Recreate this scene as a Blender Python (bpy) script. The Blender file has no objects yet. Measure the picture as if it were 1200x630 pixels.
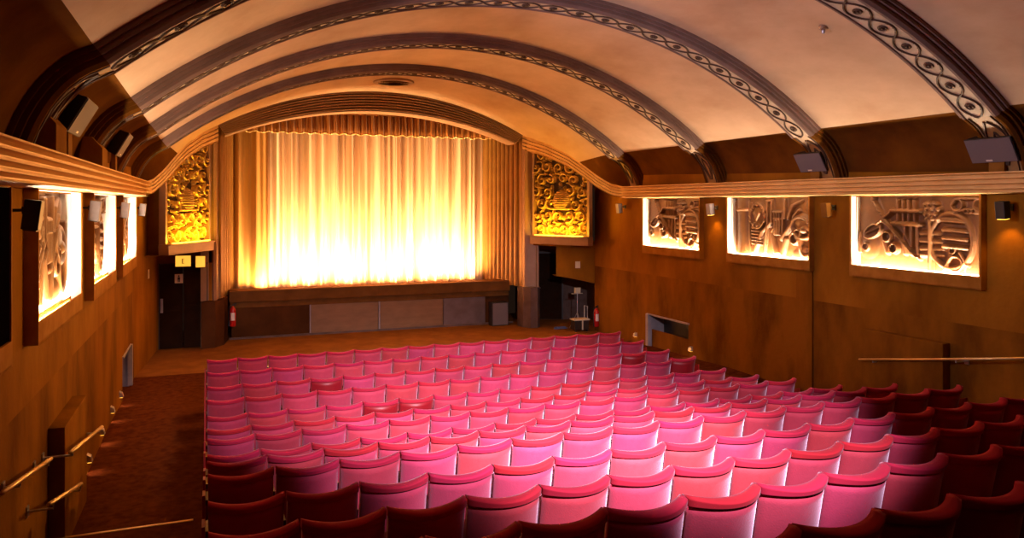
import bpy, math, random
import numpy as np
from mathutils import Vector, Matrix
random.seed(7)
rng = np.random.RandomState(11)
PI = math.pi
scn = bpy.context.scene
col = scn.collection

# ------------------------------------------------------------------ camera, world, lights, exposure
cam_d = bpy.data.cameras.new('camera')
cam = bpy.data.objects.new('camera', cam_d); col.objects.link(cam)
cam_d.sensor_fit = 'HORIZONTAL'; cam_d.sensor_width = 36
cam_d.lens = 909.6 * 36 / 1200
cam_d.shift_y = -(315 - 238) / 1200
cam_d.clip_start = .05; cam_d.clip_end = 100
cam.location = (0, 0, 0); cam.rotation_euler = (PI / 2, 0, -.375)
scn.camera = cam
vs = scn.view_settings
scn.display_settings.display_device = 'sRGB'
vs.view_transform = 'Standard'; vs.look = 'None'; vs.gamma = 1; vs.use_curve_mapping = False
vs.exposure = 0.0
w = bpy.data.worlds.new('world'); scn.world = w; w.use_nodes = True
w.node_tree.nodes['Background'].inputs[0].default_value = (.02, .01, .006, 1)
w.node_tree.nodes['Background'].inputs[1].default_value = .5

CX = 4.754          # hall centre line
def half(y): return 6.3 - .01 * y     # half width to the front of the relief boxes

def aim(o, tgt):
    d = Vector(tgt) - o.location
    o.rotation_euler = d.to_track_quat('-Z', 'Y').to_euler()
def area(name, loc, tgt, sx, sy, e, c, spread=PI):
    l = bpy.data.lights.new(name, 'AREA'); l.shape = 'RECTANGLE'; l.size = sx; l.size_y = sy
    l.energy = e; l.color = c; l.spread = spread
    o = bpy.data.objects.new(name, l); col.objects.link(o); o.location = loc; aim(o, tgt); return o
def spot(name, loc, tgt, e, c, ang, blend=.5, r=.1):
    l = bpy.data.lights.new(name, 'SPOT'); l.energy = e; l.color = c; l.spot_size = math.radians(ang)
    l.spot_blend = blend; l.shadow_soft_size = r
    o = bpy.data.objects.new(name, l); col.objects.link(o); o.location = loc; aim(o, tgt); return o

WARM = (1, .46, .12); AMBER = (1, .40, .07); LILAC = (.96, .77, 1); FOOT = (1, .60, .25)
# unseen warm fill at the stage front, standing in for light bounced off the curtain
for x in (2.2, 4.75, 7.3):
    area('curtain_bounce_fill', (x, 22.2, -1.95), (CX, 9.0, 3.2), 1.6, .35, 42, WARM, 1.5)
# warm fill: unseen area lights added under the vault
area('warm_fill', (CX, 20.2, 2.6), (CX, 20.0, -3), 3.5, .8, 70, WARM)
area('warm_fill', (CX, 16.6, 2.7), (CX, 16.8, -3), 4, .8, 55, WARM)
area('warm_fill', (CX, 13.0, 2.7), (CX, 13.3, -3), 4, .8, 16, AMBER)
area('warm_fill', (3.4, 15.5, 2.75), (-1.6, 15.0, -2.4), 2.5, .6, 85, WARM, 1.7)  # added to brighten the left wall
spot('left_wall_fill', (10.2, 13.2, .75), (-1.4, 9.8, -.3), 2600, (1, .55, .18), 40, 1, .12)  # unseen spot added to lift the left cornice and wall
# unseen lilac floods added by the cornices, without fixtures, crossing over the hall
spot('unseen_flood', (-.75, 9.3, .95), (9.7, 9.4, 2.3), 1350, (.84, .76, 1), 74, .9, .15)
spot('unseen_flood', (-.75, 12.9, .95), (9.3, 15.6, 2.1), 70, LILAC, 75, .9, .15)
spot('unseen_flood', (10.3, 9.3, .95), (.4, 14.5, 1.9), 170, LILAC, 70, .9, .15)
# the beam from the projection end onto the seats
spot('seat_beam', (2.6, .3, 1.9), (4.0, 10.0, -3.0), 3600, (.98, .86, 1), 47, .35, .07)
spot('seat_beam', (2.6, .3, 1.9), (3.7, 9.4, -3.0), 12500, (.98, .88, 1), 34, 1, .08)
# curtain footlights in the trough behind the stage lip
for x in (2.25, 3.6, 4.95, 6.3, 7.6):
    area('footlight', (x, 24.15, -2.6), (x, 24.8, -1.5), 1.35, .10, 300, FOOT, 2.0)

area('footlight', (1.3, 24.05, -2.6), (1.2, 24.5, -1.4), .5, .08, 34, FOOT, 2.0)

# ------------------------------------------------------------------ helpers
class G:
    def __init__(s): s.v = []; s.f = []; s.m = []
    def add(s, vs_, fs, mi=0):
        b = len(s.v); s.v += [tuple(p) for p in vs_]
        s.f += [tuple(i + b for i in f) for f in fs]; s.m += [mi] * len(fs)
        return s
    def box(s, x0, x1, y0, y1, z0, z1, mi=0, M=None):
        p = [(x, y, z) for z in (z0, z1) for y in (y0, y1) for x in (x0, x1)]
        if M is not None: p = [M @ Vector(q) for q in p]
        return s.add(p, [(0, 2, 3, 1), (4, 5, 7, 6), (0, 1, 5, 4), (2, 6, 7, 3), (0, 4, 6, 2), (1, 3, 7, 5)], mi)
    def grid(s, rows, mi=0, close=False):
        n = len(rows); k = len(rows[0]); vs_ = [p for r in rows for p in r]; fs = []
        for i in range(n - 1):
            for j in range(k - 1 + (1 if close else 0)):
                j2 = (j + 1) % k; fs.append((i * k + j, i * k + j2, (i + 1) * k + j2, (i + 1) * k + j))
        return s.add(vs_, fs, mi)
    def prism(s, poly, a, b, axis='z', mi=0):
        n = len(poly)
        def P(p, t): return {'z': (p[0], p[1], t), 'y': (p[0], t, p[1]), 'x': (t, p[0], p[1])}[axis]
        vs_ = [P(p, a) for p in poly] + [P(p, b) for p in poly]
        fs = [tuple(range(n))[::-1], tuple(range(n, 2 * n))] + [(i, (i + 1) % n, n + (i + 1) % n, n + i) for i in range(n)]
        return s.add(vs_, fs, mi)
    def tube(s, path, r, n=8, mi=0, closed=False):
        path = [Vector(p) for p in path]; rows = []; prev = None
        for i, p in enumerate(path):
            if closed: t = path[(i + 1) % len(path)] - path[i - 1]
            else: t = path[min(i + 1, len(path) - 1)] - path[max(i - 1, 0)]
            t.normalize()
            up = Vector((0, 0, 1)) if abs(t.z) < .95 else Vector((0, 1, 0))
            a = t.cross(up).normalized(); b = t.cross(a)
            if prev is not None and prev.dot(a) < 0: a = -a; b = -b
            rr = r[i] if isinstance(r, (list, tuple)) else r
            rows.append([p + (a * math.cos(q) + b * math.sin(q)) * rr for q in [2 * PI * k / n for k in range(n)]])
        if closed: rows.append(rows[0])
        s.grid(rows, mi, close=True)
        if not closed:
            for r_, rev in ((rows[0], True), (rows[-1], False)):
                idx = tuple(range(n)); s.add(r_, [idx[::-1] if rev else idx], mi)
        return s
    def lathe(s, prof, c=(0, 0, 0), n=20, mi=0, M=None):
        rows = []
        for r, z in prof:
            row = [Vector((r * math.cos(q), r * math.sin(q), z)) for q in [2 * PI * k / n for k in range(n)]]
            if M is not None: row = [M @ p for p in row]
            rows.append([p + Vector(c) for p in row])
        return s.grid(rows, mi, close=True)
    def build(s, name, mats, parent=None, smooth=False, bevel=0, loc=None):
        me = bpy.data.meshes.new(name); me.from_pydata(s.v, [], s.f)
        if not isinstance(mats, (list, tuple)): mats = [mats]
        for m in mats: me.materials.append(m)
        me.polygons.foreach_set('material_index', s.m)
        import bmesh
        bm = bmesh.new(); bm.from_mesh(me)
        bmesh.ops.remove_doubles(bm, verts=bm.verts, dist=1e-5)
        bmesh.ops.recalc_face_normals(bm, faces=bm.faces)
        bm.to_mesh(me); bm.free()
        if smooth: me.polygons.foreach_set('use_smooth', [True] * len(me.polygons))
        o = bpy.data.objects.new(name, me); col.objects.link(o)
        if parent: o.parent = parent
        if loc: o.location = loc
        if bevel:
            b = o.modifiers.new('bevel', 'BEVEL'); b.width = bevel; b.segments = 2; b.limit_method = 'ANGLE'
        return o

def thing(name, label, cat, loc=(0, 0, 0), rz=0, group=None):
    o = bpy.data.objects.new(name, None); col.objects.link(o); o.empty_display_size = .1
    o.location = loc; o.rotation_euler = (0, 0, rz); return tag(o, label, cat, group)
def tag(o, label, cat, group=None):
    o['label'] = label; o['category'] = cat
    if group: o['group'] = group
    return o
def struct(o): o['kind'] = 'structure'; return o

def mat(name, c, rough=.6, metal=0, c2=None, scale=2, stretch=(1, 1, 1), bump=0, bscale=40, sheen=0, detail=6,
        emit=None, es=0, contrast=(.35, .65), rand=0, spec=None, sheen_tint=(1, 1, 1)):
    m = bpy.data.materials.new(name); m.use_nodes = True; nt = m.node_tree; N = nt.nodes; L = nt.links
    b = N['Principled BSDF']
    b.inputs['Base Color'].default_value = (*c, 1); b.inputs['Roughness'].default_value = rough
    b.inputs['Metallic'].default_value = metal
    if spec is not None: b.inputs['Specular IOR Level'].default_value = spec
    if spec is not None and spec < .15: b.inputs['IOR'].default_value = 1.08
    if sheen:
        b.inputs['Sheen Weight'].default_value = sheen; b.inputs['Sheen Roughness'].default_value = .4
        b.inputs['Sheen Tint'].default_value = (*sheen_tint, 1)
    tc = N.new('ShaderNodeTexCoord'); src = tc.outputs['Object']
    colout = None
    if c2 is not None:
        mp = N.new('ShaderNodeMapping'); mp.inputs['Scale'].default_value = stretch
        L.new(src, mp.inputs[0])
        no = N.new('ShaderNodeTexNoise'); no.inputs['Scale'].default_value = scale; no.inputs['Detail'].default_value = detail
        no.inputs['Roughness'].default_value = .6
        L.new(mp.outputs[0], no.inputs[0])
        cr = N.new('ShaderNodeValToRGB'); cr.color_ramp.elements[0].position = contrast[0]; cr.color_ramp.elements[1].position = contrast[1]
        cr.color_ramp.elements[0].color = (*c, 1); cr.color_ramp.elements[1].color = (*c2, 1)
        L.new(no.outputs['Fac'], cr.inputs[0]); colout = cr.outputs[0]
    if rand:
        oi = N.new('ShaderNodeObjectInfo'); hs = N.new('ShaderNodeHueSaturation')
        mr = N.new('ShaderNodeMapRange'); mr.inputs[3].default_value = .5 - rand * .022; mr.inputs[4].default_value = .5 + rand * .010
        L.new(oi.outputs['Random'], mr.inputs[0]); L.new(mr.outputs[0], hs.inputs['Hue'])
        mv = N.new('ShaderNodeMapRange'); mv.inputs[3].default_value = 1 - rand * .2; mv.inputs[4].default_value = 1 + rand * .2
        m2 = N.new('ShaderNodeMath'); m2.operation = 'FRACT'; m3 = N.new('ShaderNodeMath'); m3.operation = 'MULTIPLY'; m3.inputs[1].default_value = 7.31
        L.new(oi.outputs['Random'], m3.inputs[0]); L.new(m3.outputs[0], m2.inputs[0]); L.new(m2.outputs[0], mv.inputs[0])
        L.new(mv.outputs[0], hs.inputs['Value'])
        if colout: L.new(colout, hs.inputs['Color'])
        else: hs.inputs['Color'].default_value = (*c, 1)
        colout = hs.outputs[0]
    if colout: L.new(colout, b.inputs['Base Color'])
    if bump:
        n2 = N.new('ShaderNodeTexNoise'); n2.inputs['Scale'].default_value = bscale; n2.inputs['Detail'].default_value = 4
        L.new(src, n2.inputs[0]); bp = N.new('ShaderNodeBump'); bp.inputs['Strength'].default_value = bump; bp.inputs['Distance'].default_value = .02
        L.new(n2.outputs['Fac'], bp.inputs['Height']); L.new(bp.outputs[0], b.inputs['Normal'])
    if emit:
        b.inputs['Emission Color'].default_value = (*emit, 1); b.inputs['Emission Strength'].default_value = es
    return m

M_wall = mat('wall_paint', (.32, .130, .012), .6, spec=.12, c2=(.17, .060, .006), scale=.8, stretch=(1, 1, .45), bump=.25, bscale=14, contrast=(.38, .68))
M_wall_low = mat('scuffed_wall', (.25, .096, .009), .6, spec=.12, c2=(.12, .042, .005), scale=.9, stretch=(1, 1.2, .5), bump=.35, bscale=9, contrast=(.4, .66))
M_dark_brown = mat('dark_brown_paint', (.10, .036, .012), .6, c2=(.06, .022, .008), scale=1.2, bump=.1, spec=.1)
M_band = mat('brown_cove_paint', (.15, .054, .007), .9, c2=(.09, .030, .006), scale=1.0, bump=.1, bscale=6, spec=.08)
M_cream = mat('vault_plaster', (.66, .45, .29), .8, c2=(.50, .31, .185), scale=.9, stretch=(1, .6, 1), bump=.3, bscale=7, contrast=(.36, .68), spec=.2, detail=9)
M_rib = mat('rib_plaster', (.25, .155, .125), .75, spec=.2, c2=(.19, .115, .09), scale=2, bump=.1)
M_orn_bg = mat('ornament_plaster', (.66, .50, .34), .6, c2=(.50, .36, .22), scale=6)
M_orn = mat('ornament_relief_paint', (.09, .04, .02), .6)
M_orn_foot = mat('ornament_foot_gold', (.34, .17, .05), .5)
M_gold = mat('gold_paint', (.90, .62, .25), .34, metal=.15, c2=(.80, .50, .17), scale=3)
M_pros = mat('proscenium_paint', (.36, .20, .11), .45, metal=.1, c2=(.29, .155, .085), scale=2)
M_slat = mat('reveal_gilding', (.32, .15, .03), .4, metal=.15, c2=(.25, .11, .02), scale=2)
M_bronze = mat('bronze_paint', (.30, .13, .025), .6, c2=(.22, .09, .016), scale=2, spec=.12)
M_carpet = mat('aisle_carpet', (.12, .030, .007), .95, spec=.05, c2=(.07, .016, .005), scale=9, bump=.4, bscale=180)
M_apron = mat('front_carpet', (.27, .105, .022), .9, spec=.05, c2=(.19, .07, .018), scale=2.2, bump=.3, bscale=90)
M_lip = mat('stage_lip_paint', (.17, .07, .02), .6, c2=(.12, .05, .014), spec=.12)
M_surround = mat('brightened_wall_paint', (.42, .18, .03), .6, c2=(.30, .12, .018), scale=3, spec=.12)  # wall colour lightened, brighter light on the surrounds put into it
M_brass = mat('brass', (.72, .48, .18), .35, metal=.8)
M_steel = mat('steel', (.55, .52, .55), .35, metal=.8)
M_black = mat('black_plastic', (.012, .011, .012), .45)
M_blackw = mat('black_wood', (.018, .012, .010), .5, c2=(.03, .018, .012), scale=3)
M_door = mat('door_paint', (.03, .013, .007), .6, c2=(.02, .009, .005), scale=2, spec=.1)
M_jamb = mat('white_jamb', (.80, .74, .68), .6)
M_relief = mat('relief_plaster', (.21, .082, .020), .5, c2=(.15, .056, .012), scale=5, bump=.1, bscale=60)
M_relief_dark = mat('unlit_relief', (.05, .03, .02), .6)  # darkened copy of the relief plaster, shade put into the colour
M_grille = mat('gilded_relief', (.62, .38, .09), .38, metal=.3, c2=(.42, .24, .05), scale=6)
M_grille_back = mat('grille_backing', (.05, .022, .008), .7)
M_seat = mat('seat_velvet', (.46, .040, .068), .75, c2=(.40, .030, .052), scale=5, bump=.15, bscale=90, spec=.2, sheen=.75, rand=.7, sheen_tint=(1, .75, .95))
M_seat_new = mat('new_seat_velvet', (.26, .004, .010), .5, sheen=.1)
M_seat_top = mat('seat_piping', (.44, .020, .042), .7, sheen=.15, spec=.1, rand=.5, sheen_tint=(1, .6, .75))
M_seat_side = mat('red_side_paint', (.36, .012, .010), .4)
M_arm = mat('armrest_wood', (.10, .03, .015), .35)
M_curt = mat('curtain_satin', (.80, .57, .39), .45, c2=(.46, .24, .11), scale=1.0, stretch=(4.5, 1, .10), sheen=.2, contrast=(.38, .68))  # dark vertical streaks paint the shade of the folds into the cloth
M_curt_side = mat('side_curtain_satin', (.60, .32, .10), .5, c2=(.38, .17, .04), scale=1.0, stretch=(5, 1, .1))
M_pelmet = mat('pelmet_satin', (.44, .17, .030), .5, c2=(.26, .085, .012), scale=1.2, stretch=(7, 1, .5), sheen=.2)
M_ply = mat('plywood', (.24, .12, .05), .6, c2=(.19, .09, .035), scale=2, stretch=(1, 1, 4))
M_grey = mat('grey_paint', (.36, .31, .33), .5, c2=(.27, .22, .24), scale=3)
M_greyd = mat('dark_grey_paint', (.10, .055, .04), .6, c2=(.15, .09, .075), scale=3, spec=.3)
M_greyp = mat('scuffed_grey_panel', (.15, .105, .11), .5, c2=(.11, .07, .065), scale=3)
M_spk = mat('speaker_cloth', (.16, .13, .14), .8, bump=.3, bscale=300)
M_spk_l = mat('speaker_front_lacquer', (.13, .115, .15), .7)
M_white = mat('white_plastic', (.75, .70, .62), .4)
M_red = mat('extinguisher_red', (.55, .015, .012), .25)
M_sign = mat('lit_sign_face', (.8, .6, .2), .5, emit=(1, .50, .05), es=1.1)
M_signtxt = mat('sign_lettering', (.55, .30, .05), .6)
M_tube = mat('lamp_tube', (1, .9, .8), .4, emit=(1, .78, .5), es=9)
M_glow = mat('yellow_lamp', (1, .6, .1), .4, emit=(1, .5, .05), es=4)
M_blue = mat('blue_cloth', (.10, .14, .32), .8)
M_cream_card = mat('cream_card', (.72, .62, .42), .6)

# ------------------------------------------------------------------ floor
NEAR_STEPS = [(9.5, -3.58), (8.98, -3.49), (8.05, -3.28), (7.1, -3.10), (6.2, -2.99), (5.3, -2.84), (4.4, -2.66), (3.5, -2.48)]
FLOOR_PTS = [(9.5, -3.70), (10.9, -3.76), (12.65, -3.76), (14.5, -3.72), (17, -3.80), (20, -3.85), (24.5, -3.86)]
def floor_z(y):
    if y >= 9.5:
        for (a, za), (b, zb) in zip(FLOOR_PTS, FLOOR_PTS[1:]):
            if a <= y <= b: return za + (zb - za) * (y - a) / (b - a)
        return -3.86
    z = -3.58
    for yy, zz in NEAR_STEPS:
        if y < yy: z = zz
    return z
g = G()
def fl_strip(a, b, mi):
    g.add([(-2.6, a[0], a[1]), (12, a[0], a[1]), (12, b[0], b[1]), (-2.6, b[0], b[1])], [(0, 1, 2, 3)], mi)
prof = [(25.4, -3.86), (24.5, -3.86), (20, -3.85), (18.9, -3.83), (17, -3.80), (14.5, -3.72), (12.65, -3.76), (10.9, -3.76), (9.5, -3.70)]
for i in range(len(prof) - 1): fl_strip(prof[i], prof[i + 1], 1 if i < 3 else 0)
last = (9.5, -3.70)
ys_ = NEAR_STEPS + [(-2.0, -2.48)]
for i, (yy, zz) in enumerate(NEAR_STEPS):
    fl_strip(last, (yy, zz), 0); nxt = ys_[i + 1][0]; fl_strip((yy, zz), (nxt, zz), 0); last = (nxt, zz)
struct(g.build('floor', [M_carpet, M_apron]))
def wall_x(side, y, o=0): return CX + side * (half(y) + o)
WO = .12
yy, zz = NEAR_STEPS[0]
g = G(); g.box(wall_x(-1, yy, .1), -.14, yy - .03, yy + .012, zz - .02, zz + .006)
tag(g.build('step_nosing', M_brass), 'brass nosing strip across a step in the dark left aisle', 'step edge')

# ------------------------------------------------------------------ side walls (with recesses for the relief boxes and hatches)
Y0, PITCH, LEN = 8.412, 3.573, 2.508
ZB, ZO, ZT = -1.119, -1.33, .13
def niche_y(k): return Y0 + k * PITCH, Y0 + k * PITCH + LEN
HATCH = {1: (16.15, 17.95, -4.0, -2.98), -1: (16.6, 18.0, -3.9, -2.98)}
def side_wall(side, yend):
    ys = [-2.0]; zs = [-4.2, -1.9, 1.0]
    holes = []
    ks = (-1, 0, 1, 2) if side < 0 else (0, 1, 2)
    for k in ks:
        a, b = niche_y(k); ys += [a + .02, b - .02]; holes.append((a + .02, b - .02, ZB - .02, ZT - .02))
    zs += [ZB - .02, ZT - .02]
    h = HATCH[side]
    ys += [h[0], h[1]]; zs += [h[3]]
    holes.append((h[0], h[1], -4.2, h[3]))
    ys.append(yend); ys = sorted(ys); zs = sorted(zs)
    g = G()
    for a, b in zip(ys, ys[1:]):
        for c, d in zip(zs, zs[1:]):
            m = ((a + b) / 2, (c + d) / 2)
            if any(q[0] < m[0] < q[1] and q[2] < m[1] < q[3] for q in holes): continue
            X = lambda y: wall_x(side, y, WO)
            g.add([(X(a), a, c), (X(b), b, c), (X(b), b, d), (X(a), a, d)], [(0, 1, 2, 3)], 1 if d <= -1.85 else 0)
    # hatch recess lining
    x0 = wall_x(side, h[0], WO); x1 = x0 + side * .45
    yy0, yy1, z1 = h[0], h[1], h[3]
    g.add([(x1, yy0, -4.2), (x1, yy1, -4.2), (x1, yy1, z1), (x1, yy0, z1)], [(0, 1, 2, 3)], 2)
    g.add([(x0, yy0, z1), (x1, yy0, z1), (x1, yy1, z1), (x0, yy1, z1)], [(0, 1, 2, 3)], 2)
    g.add([(x0, yy0, -4.2), (x1, yy0, -4.2), (x1, yy0, z1), (x0, yy0, z1)], [(0, 1, 2, 3)], 2)
    g.add([(x0, yy1, -4.2), (x1, yy1, -4.2), (x1, yy1, z1), (x0, yy1, z1)], [(0, 1, 2, 3)], 3)
    return g
gl = side_wall(-1, 18.9)
gl.add([(wall_x(-1, 18.9, WO), 18.9, -4.2), (-1.206, 22.4, -4.2), (-1.206, 22.4, 1.0), (wall_x(-1, 18.9, WO), 18.9, 1.0)], [(0, 1, 2, 3)], 0)
struct(gl.build('wall_left', [M_wall, M_wall_low, M_blackw, M_grey]))
gr_ = side_wall(1, 21.0)
struct(gr_.build('wall_right', [M_wall, M_wall_low, M_blackw, M_grey]))
g = G(); g.box(-2.6, 12.2, -2.1, -2.0, -4.2, 3.6)
struct(g.build('wall_back', M_dark_brown))

# ------------------------------------------------------------------ vault
ZC = -5.75; RV = 9.09; PH1 = math.asin(5.66 / RV)
def vault_path(n=40, m=8):
    """right half: list of (t, z, nt, nz, zone) with inward normal, apex first"""
    P = []
    for i in range(n + 1):
        a = PH1 * i / n; P.append((RV * math.sin(a), ZC + RV * math.cos(a), -math.sin(a), -math.cos(a), 0))
    p0 = (5.66, P[-1][1]); p1 = (6.17, 1.16); p2 = (6.36, .40)
    for i in range(1, m + 1):
        u = i / m; t = (1 - u) ** 2 * p0[0] + 2 * u * (1 - u) * p1[0] + u * u * p2[0]; z = (1 - u) ** 2 * p0[1] + 2 * u * (1 - u) * p1[1] + u * u * p2[1]
        dt = 2 * (1 - u) * (p1[0] - p0[0]) + 2 * u * (p2[0] - p1[0]); dz = 2 * (1 - u) * (p1[1] - p0[1]) + 2 * u * (p2[1] - p1[1])
        l = math.hypot(dt, dz); P.append((t, z, dz / l, -dt / l, 1))
    return P
VP = vault_path()
FULL = [(-t, z, -nt, nz, zn) for (t, z, nt, nz, zn) in VP[::-1]][:-1] + VP
def prz(lam):
    pts = [(-.3, 2.2), (0, 2.12), (.25, 1.83), (.472, 1.47), (.62, 1.13), (.758, .784), (.88, .55), (1, .46)]
    for (a, za), (b, zb) in zip(pts, pts[1:]):
        if lam <= b: 
            return za + (zb - za) * (lam - a) / (b - a)
    return .46
R_OUT = (4.45 ** 2 + 1.12 ** 2) / (2 * 1.12)
def pros_outer(t):
    """front edge of the proscenium surround as a space curve, by offset t from the centre"""
    sgn = 1 if t >= 0 else -1; a = abs(t)
    if a <= 4.45: return (CX + t, 22.5, 3.24 - R_OUT + math.sqrt(R_OUT ** 2 - a * a))
    lam = (a - 4.45) / 1.62; return (CX + t, 22.5 - 3.54 * lam, prz(lam))
g = G(); YV = [-2.0, 0, 2, 4, 6, 8, 10, 12, 14, 16, 18, 18.9]
for y0, y1 in zip(YV, YV[1:]):
    for (a, b) in zip(FULL, FULL[1:]):
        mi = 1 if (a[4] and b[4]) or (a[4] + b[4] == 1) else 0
        g.add([(CX + a[0], y0, a[1]), (CX + b[0], y0, b[1]), (CX + b[0], y1, b[1]), (CX + a[0], y1, a[1])], [(0, 1, 2, 3)], mi)
rows = []
for k in range(9):
    u = k / 8; row = []
    for (t, z, nt, nz, zn) in FULL:
        q = pros_outer(t * 6.07 / 6.36); row.append((CX + t + (q[0] - CX - t) * u, 18.9 + (q[1] - 18.9) * u, z + (q[2] - z) * (u ** 1.3)))
    rows.append(row)
for k in range(8):
    for j in range(len(FULL) - 1):
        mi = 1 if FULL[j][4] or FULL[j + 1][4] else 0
        g.add([rows[k][j], rows[k][j + 1], rows[k + 1][j + 1], rows[k + 1][j]], [(0, 1, 2, 3)], mi)
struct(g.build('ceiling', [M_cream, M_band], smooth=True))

# ribs -------------------------------------------------------------
RIB_SEC = [(-.38, -.03), (-.38, .05), (-.345, .05), (-.345, .10), (-.30, .10), (-.30, .15), (-.26, .185), (-.22, .185), (-.21, .165),
           (.21, .165), (.22, .185), (.25, .185), (.28, .14), (.32, .14), (.32, -.03)]
RIB_Y = [7.9, 11.47, 15.04, 18.61]
for ri, ry in enumerate(RIB_Y):
    g = G()
    for a, b in zip(FULL, FULL[1:]):
        foot = a[4] or b[4]
        for (ya, da), (yb, db) in zip(RIB_SEC, RIB_SEC[1:]):
            orn = (da == .165 and db == .165)
            mi = 3 if (foot and orn) else (2 if foot else (1 if orn else 0))
            pa = lambda P, y, d: (CX + P[0] + P[2] * d, ry + y, P[1] + P[3] * d)
            g.add([pa(a, ya, da), pa(b, ya, da), pa(b, yb, db), pa(a, yb, db)], [(0, 1, 2, 3)], mi)
    rib = struct(g.build('trim_%d' % (ri + 1), [M_rib, M_orn_bg, M_band, M_orn_foot]))
    # guilloche ornament on the soffit
    g = G(); n_med = 25; D = .168
    def S(arc, wdt, lift=0.0):
        a = arc / (RV - D); r = RV - D - lift
        return (CX + r * math.sin(a), ry + wdt, ZC + r * math.cos(a))
    tot = 2 * PH1 * (RV - D); pt = tot / n_med
    nn = 14 * n_med
    for ph in (0, 1):
        path = []
        for i in range(nn + 1):
            s_ = -tot / 2 + tot * i / nn; q = (s_ + tot / 2) / pt * PI + 0
            amp = .155 * abs(math.sin(q)) ** .75 * (1 if math.sin(q) >= 0 else -1)
            path.append(S(s_, amp * (1 if ph == 0 else -1), .004))
        g.tube(path, .0165, 5)
        # leaf ticks along the strands
        for i in range(0, nn, 3):
            s_ = -tot / 2 + tot * (i + .5) / nn; q = (s_ + tot / 2) / pt * PI
            amp = .155 * abs(math.sin(q)) ** .75 * (1 if math.sin(q) >= 0 else -1) * (1 if ph == 0 else -1)
            a_ = S(s_ - .012, amp * .86 , .008); b_ = S(s_ + .012, amp * 1.14, .008)
            g.tube([a_, b_], [.010, .004], 4)
    for k in range(n_med):
        s_ = -tot / 2 + (k + .5) * pt
        ring = [S(s_ + .055 * math.cos(q), .055 * math.sin(q), .006) for q in [2 * PI * j / 12 for j in range(12)]]
        g.tube(ring, .016, 5, closed=True)
        cpt = S(s_, 0, .012); g.tube([S(s_ - .02, 0, .004), S(s_ + .02, 0, .004)], .022, 6)
    g.build('guilloche_moulding', M_orn, rib)
    # leaf relief on the two feet
    g = G()
    for sgn in (-1, 1):
        FP = [p for p in VP if p[4] or p is VP[40]]
        pts = [(p[0] + p[2] * .175, p[1] + p[3] * .175) for p in FP]
        def fp(u, wd):
            x = u * (len(pts) - 1); i = min(int(x), len(pts) - 2); f = x - i
            return (CX + sgn * (pts[i][0] * (1 - f) + pts[i + 1][0] * f), ry + wd, pts[i][1] * (1 - f) + pts[i + 1][1] * f)
        for s2 in (-1, 1):
            g.tube([fp(u, s2 * .17) for u in (0, .2, .4, .6, .8, 1)], .012, 5)
            g.tube([fp(.1 + .75 * k / 10, s2 * (.02 + .13 * math.sin(PI * k / 10))) for k in range(11)], .018, 5)
            g.tube([fp(.35 + .5 * k / 8, s2 * .07 * math.sin(PI * k / 8)) for k in range(9)], .014, 5)
    g.build('foot_leaf_moulding', M_orn, rib)

# cornices ----------------------------------------------------------
def cornice_prof():
    P = [(-.30, .46), (.235, .46)]
    n = 4; h = (.46 - .155) / n
    for i in range(n):
        z = .46 - i * h
        o_ = .24 - .008 * i; P += [(o_, z), (o_, z - .016), (o_ - .05, z - .022), (o_ - .105, z - h * .5), (o_ - .115, z - h + .002)]
    P += [(.20, .155), (.02, .14), (-.30, .14)]
    return P
for side, nm in ((-1, 'left'), (1, 'right')):
    g = G(); CP = cornice_prof(); ys = [-1.9, 4, 9, 14, 18.96]
    rows = [[(wall_x(side, y, -o), y, z) for (o, z) in CP] for y in ys]
    g.grid(rows, 0)
    g.add(rows[-1], [tuple(range(len(CP)))])
    struct(g.build('trim_cornice_' + nm, M_gold))

# ------------------------------------------------------------------ proscenium surround
R_IN = (4.25 ** 2 + .83 ** 2) / (2 * .83)
def zin(t): return 2.69 - R_IN + math.sqrt(max(R_IN ** 2 - t * t, 0))
def zout(t): return 3.24 - R_OUT + math.sqrt(R_OUT ** 2 - t * t)
g = G(); rows = []
ST = [(0, 22.46)]
n = 7
for i in range(n):
    u = i / n; yb = 22.46 + .12 * u; ST += [(u + .01, yb), (u + .62 / n, yb - .01), (u + .66 / n, yb + .12), (u + .97 / n, yb + .12)]
ST += [(1, 22.60), (1, 23.3)]
for (u, y) in ST:
    row = []
    for k in range(61):
        q = -1 + 2 * k / 60; t = q * (4.45 * (1 - u) + 4.27 * u)
        zo_ = zout(q * 4.45); zi_ = zin(q * 4.25); row.append((CX + t, y, zo_ + (zi_ - zo_) * u))
    rows.append(row)
g.grid(rows)
struct(g.build('trim_proscenium_arch', M_pros))
# swoops from the arch down to the cornices
for sgn, nm in ((-1, 'left'), (1, 'right')):
    g = G(); rows = []
    n = 4
    prof2 = [(0, -.25), (0, .0)]
    for i in range(n): prof2 += [(i / n + .001, .0), (i / n + .17, 0.0), (i / n + .19, -.05), ((i + 1) / n - .01, -.055)]
    prof2 += [(1, 0.), (1, -.25)]
    nx, ny = .909, .416     # outward-from-hall direction of the band
    for j, (u, off) in enumerate(prof2):
        row = []
        for k in range(33):
            lam = k / 32; t = 4.45 + 1.62 * lam; z = prz(lam) - u * (.45 + (.305 - .45) * lam)
            y = 22.5 - 3.54 * lam
            row.append((CX + sgn * (t - off * nx), y - off * ny, z))
        rows.append(row)
    g.grid(rows)
    struct(g.build('trim_swoop_' + nm, M_gold))
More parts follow.
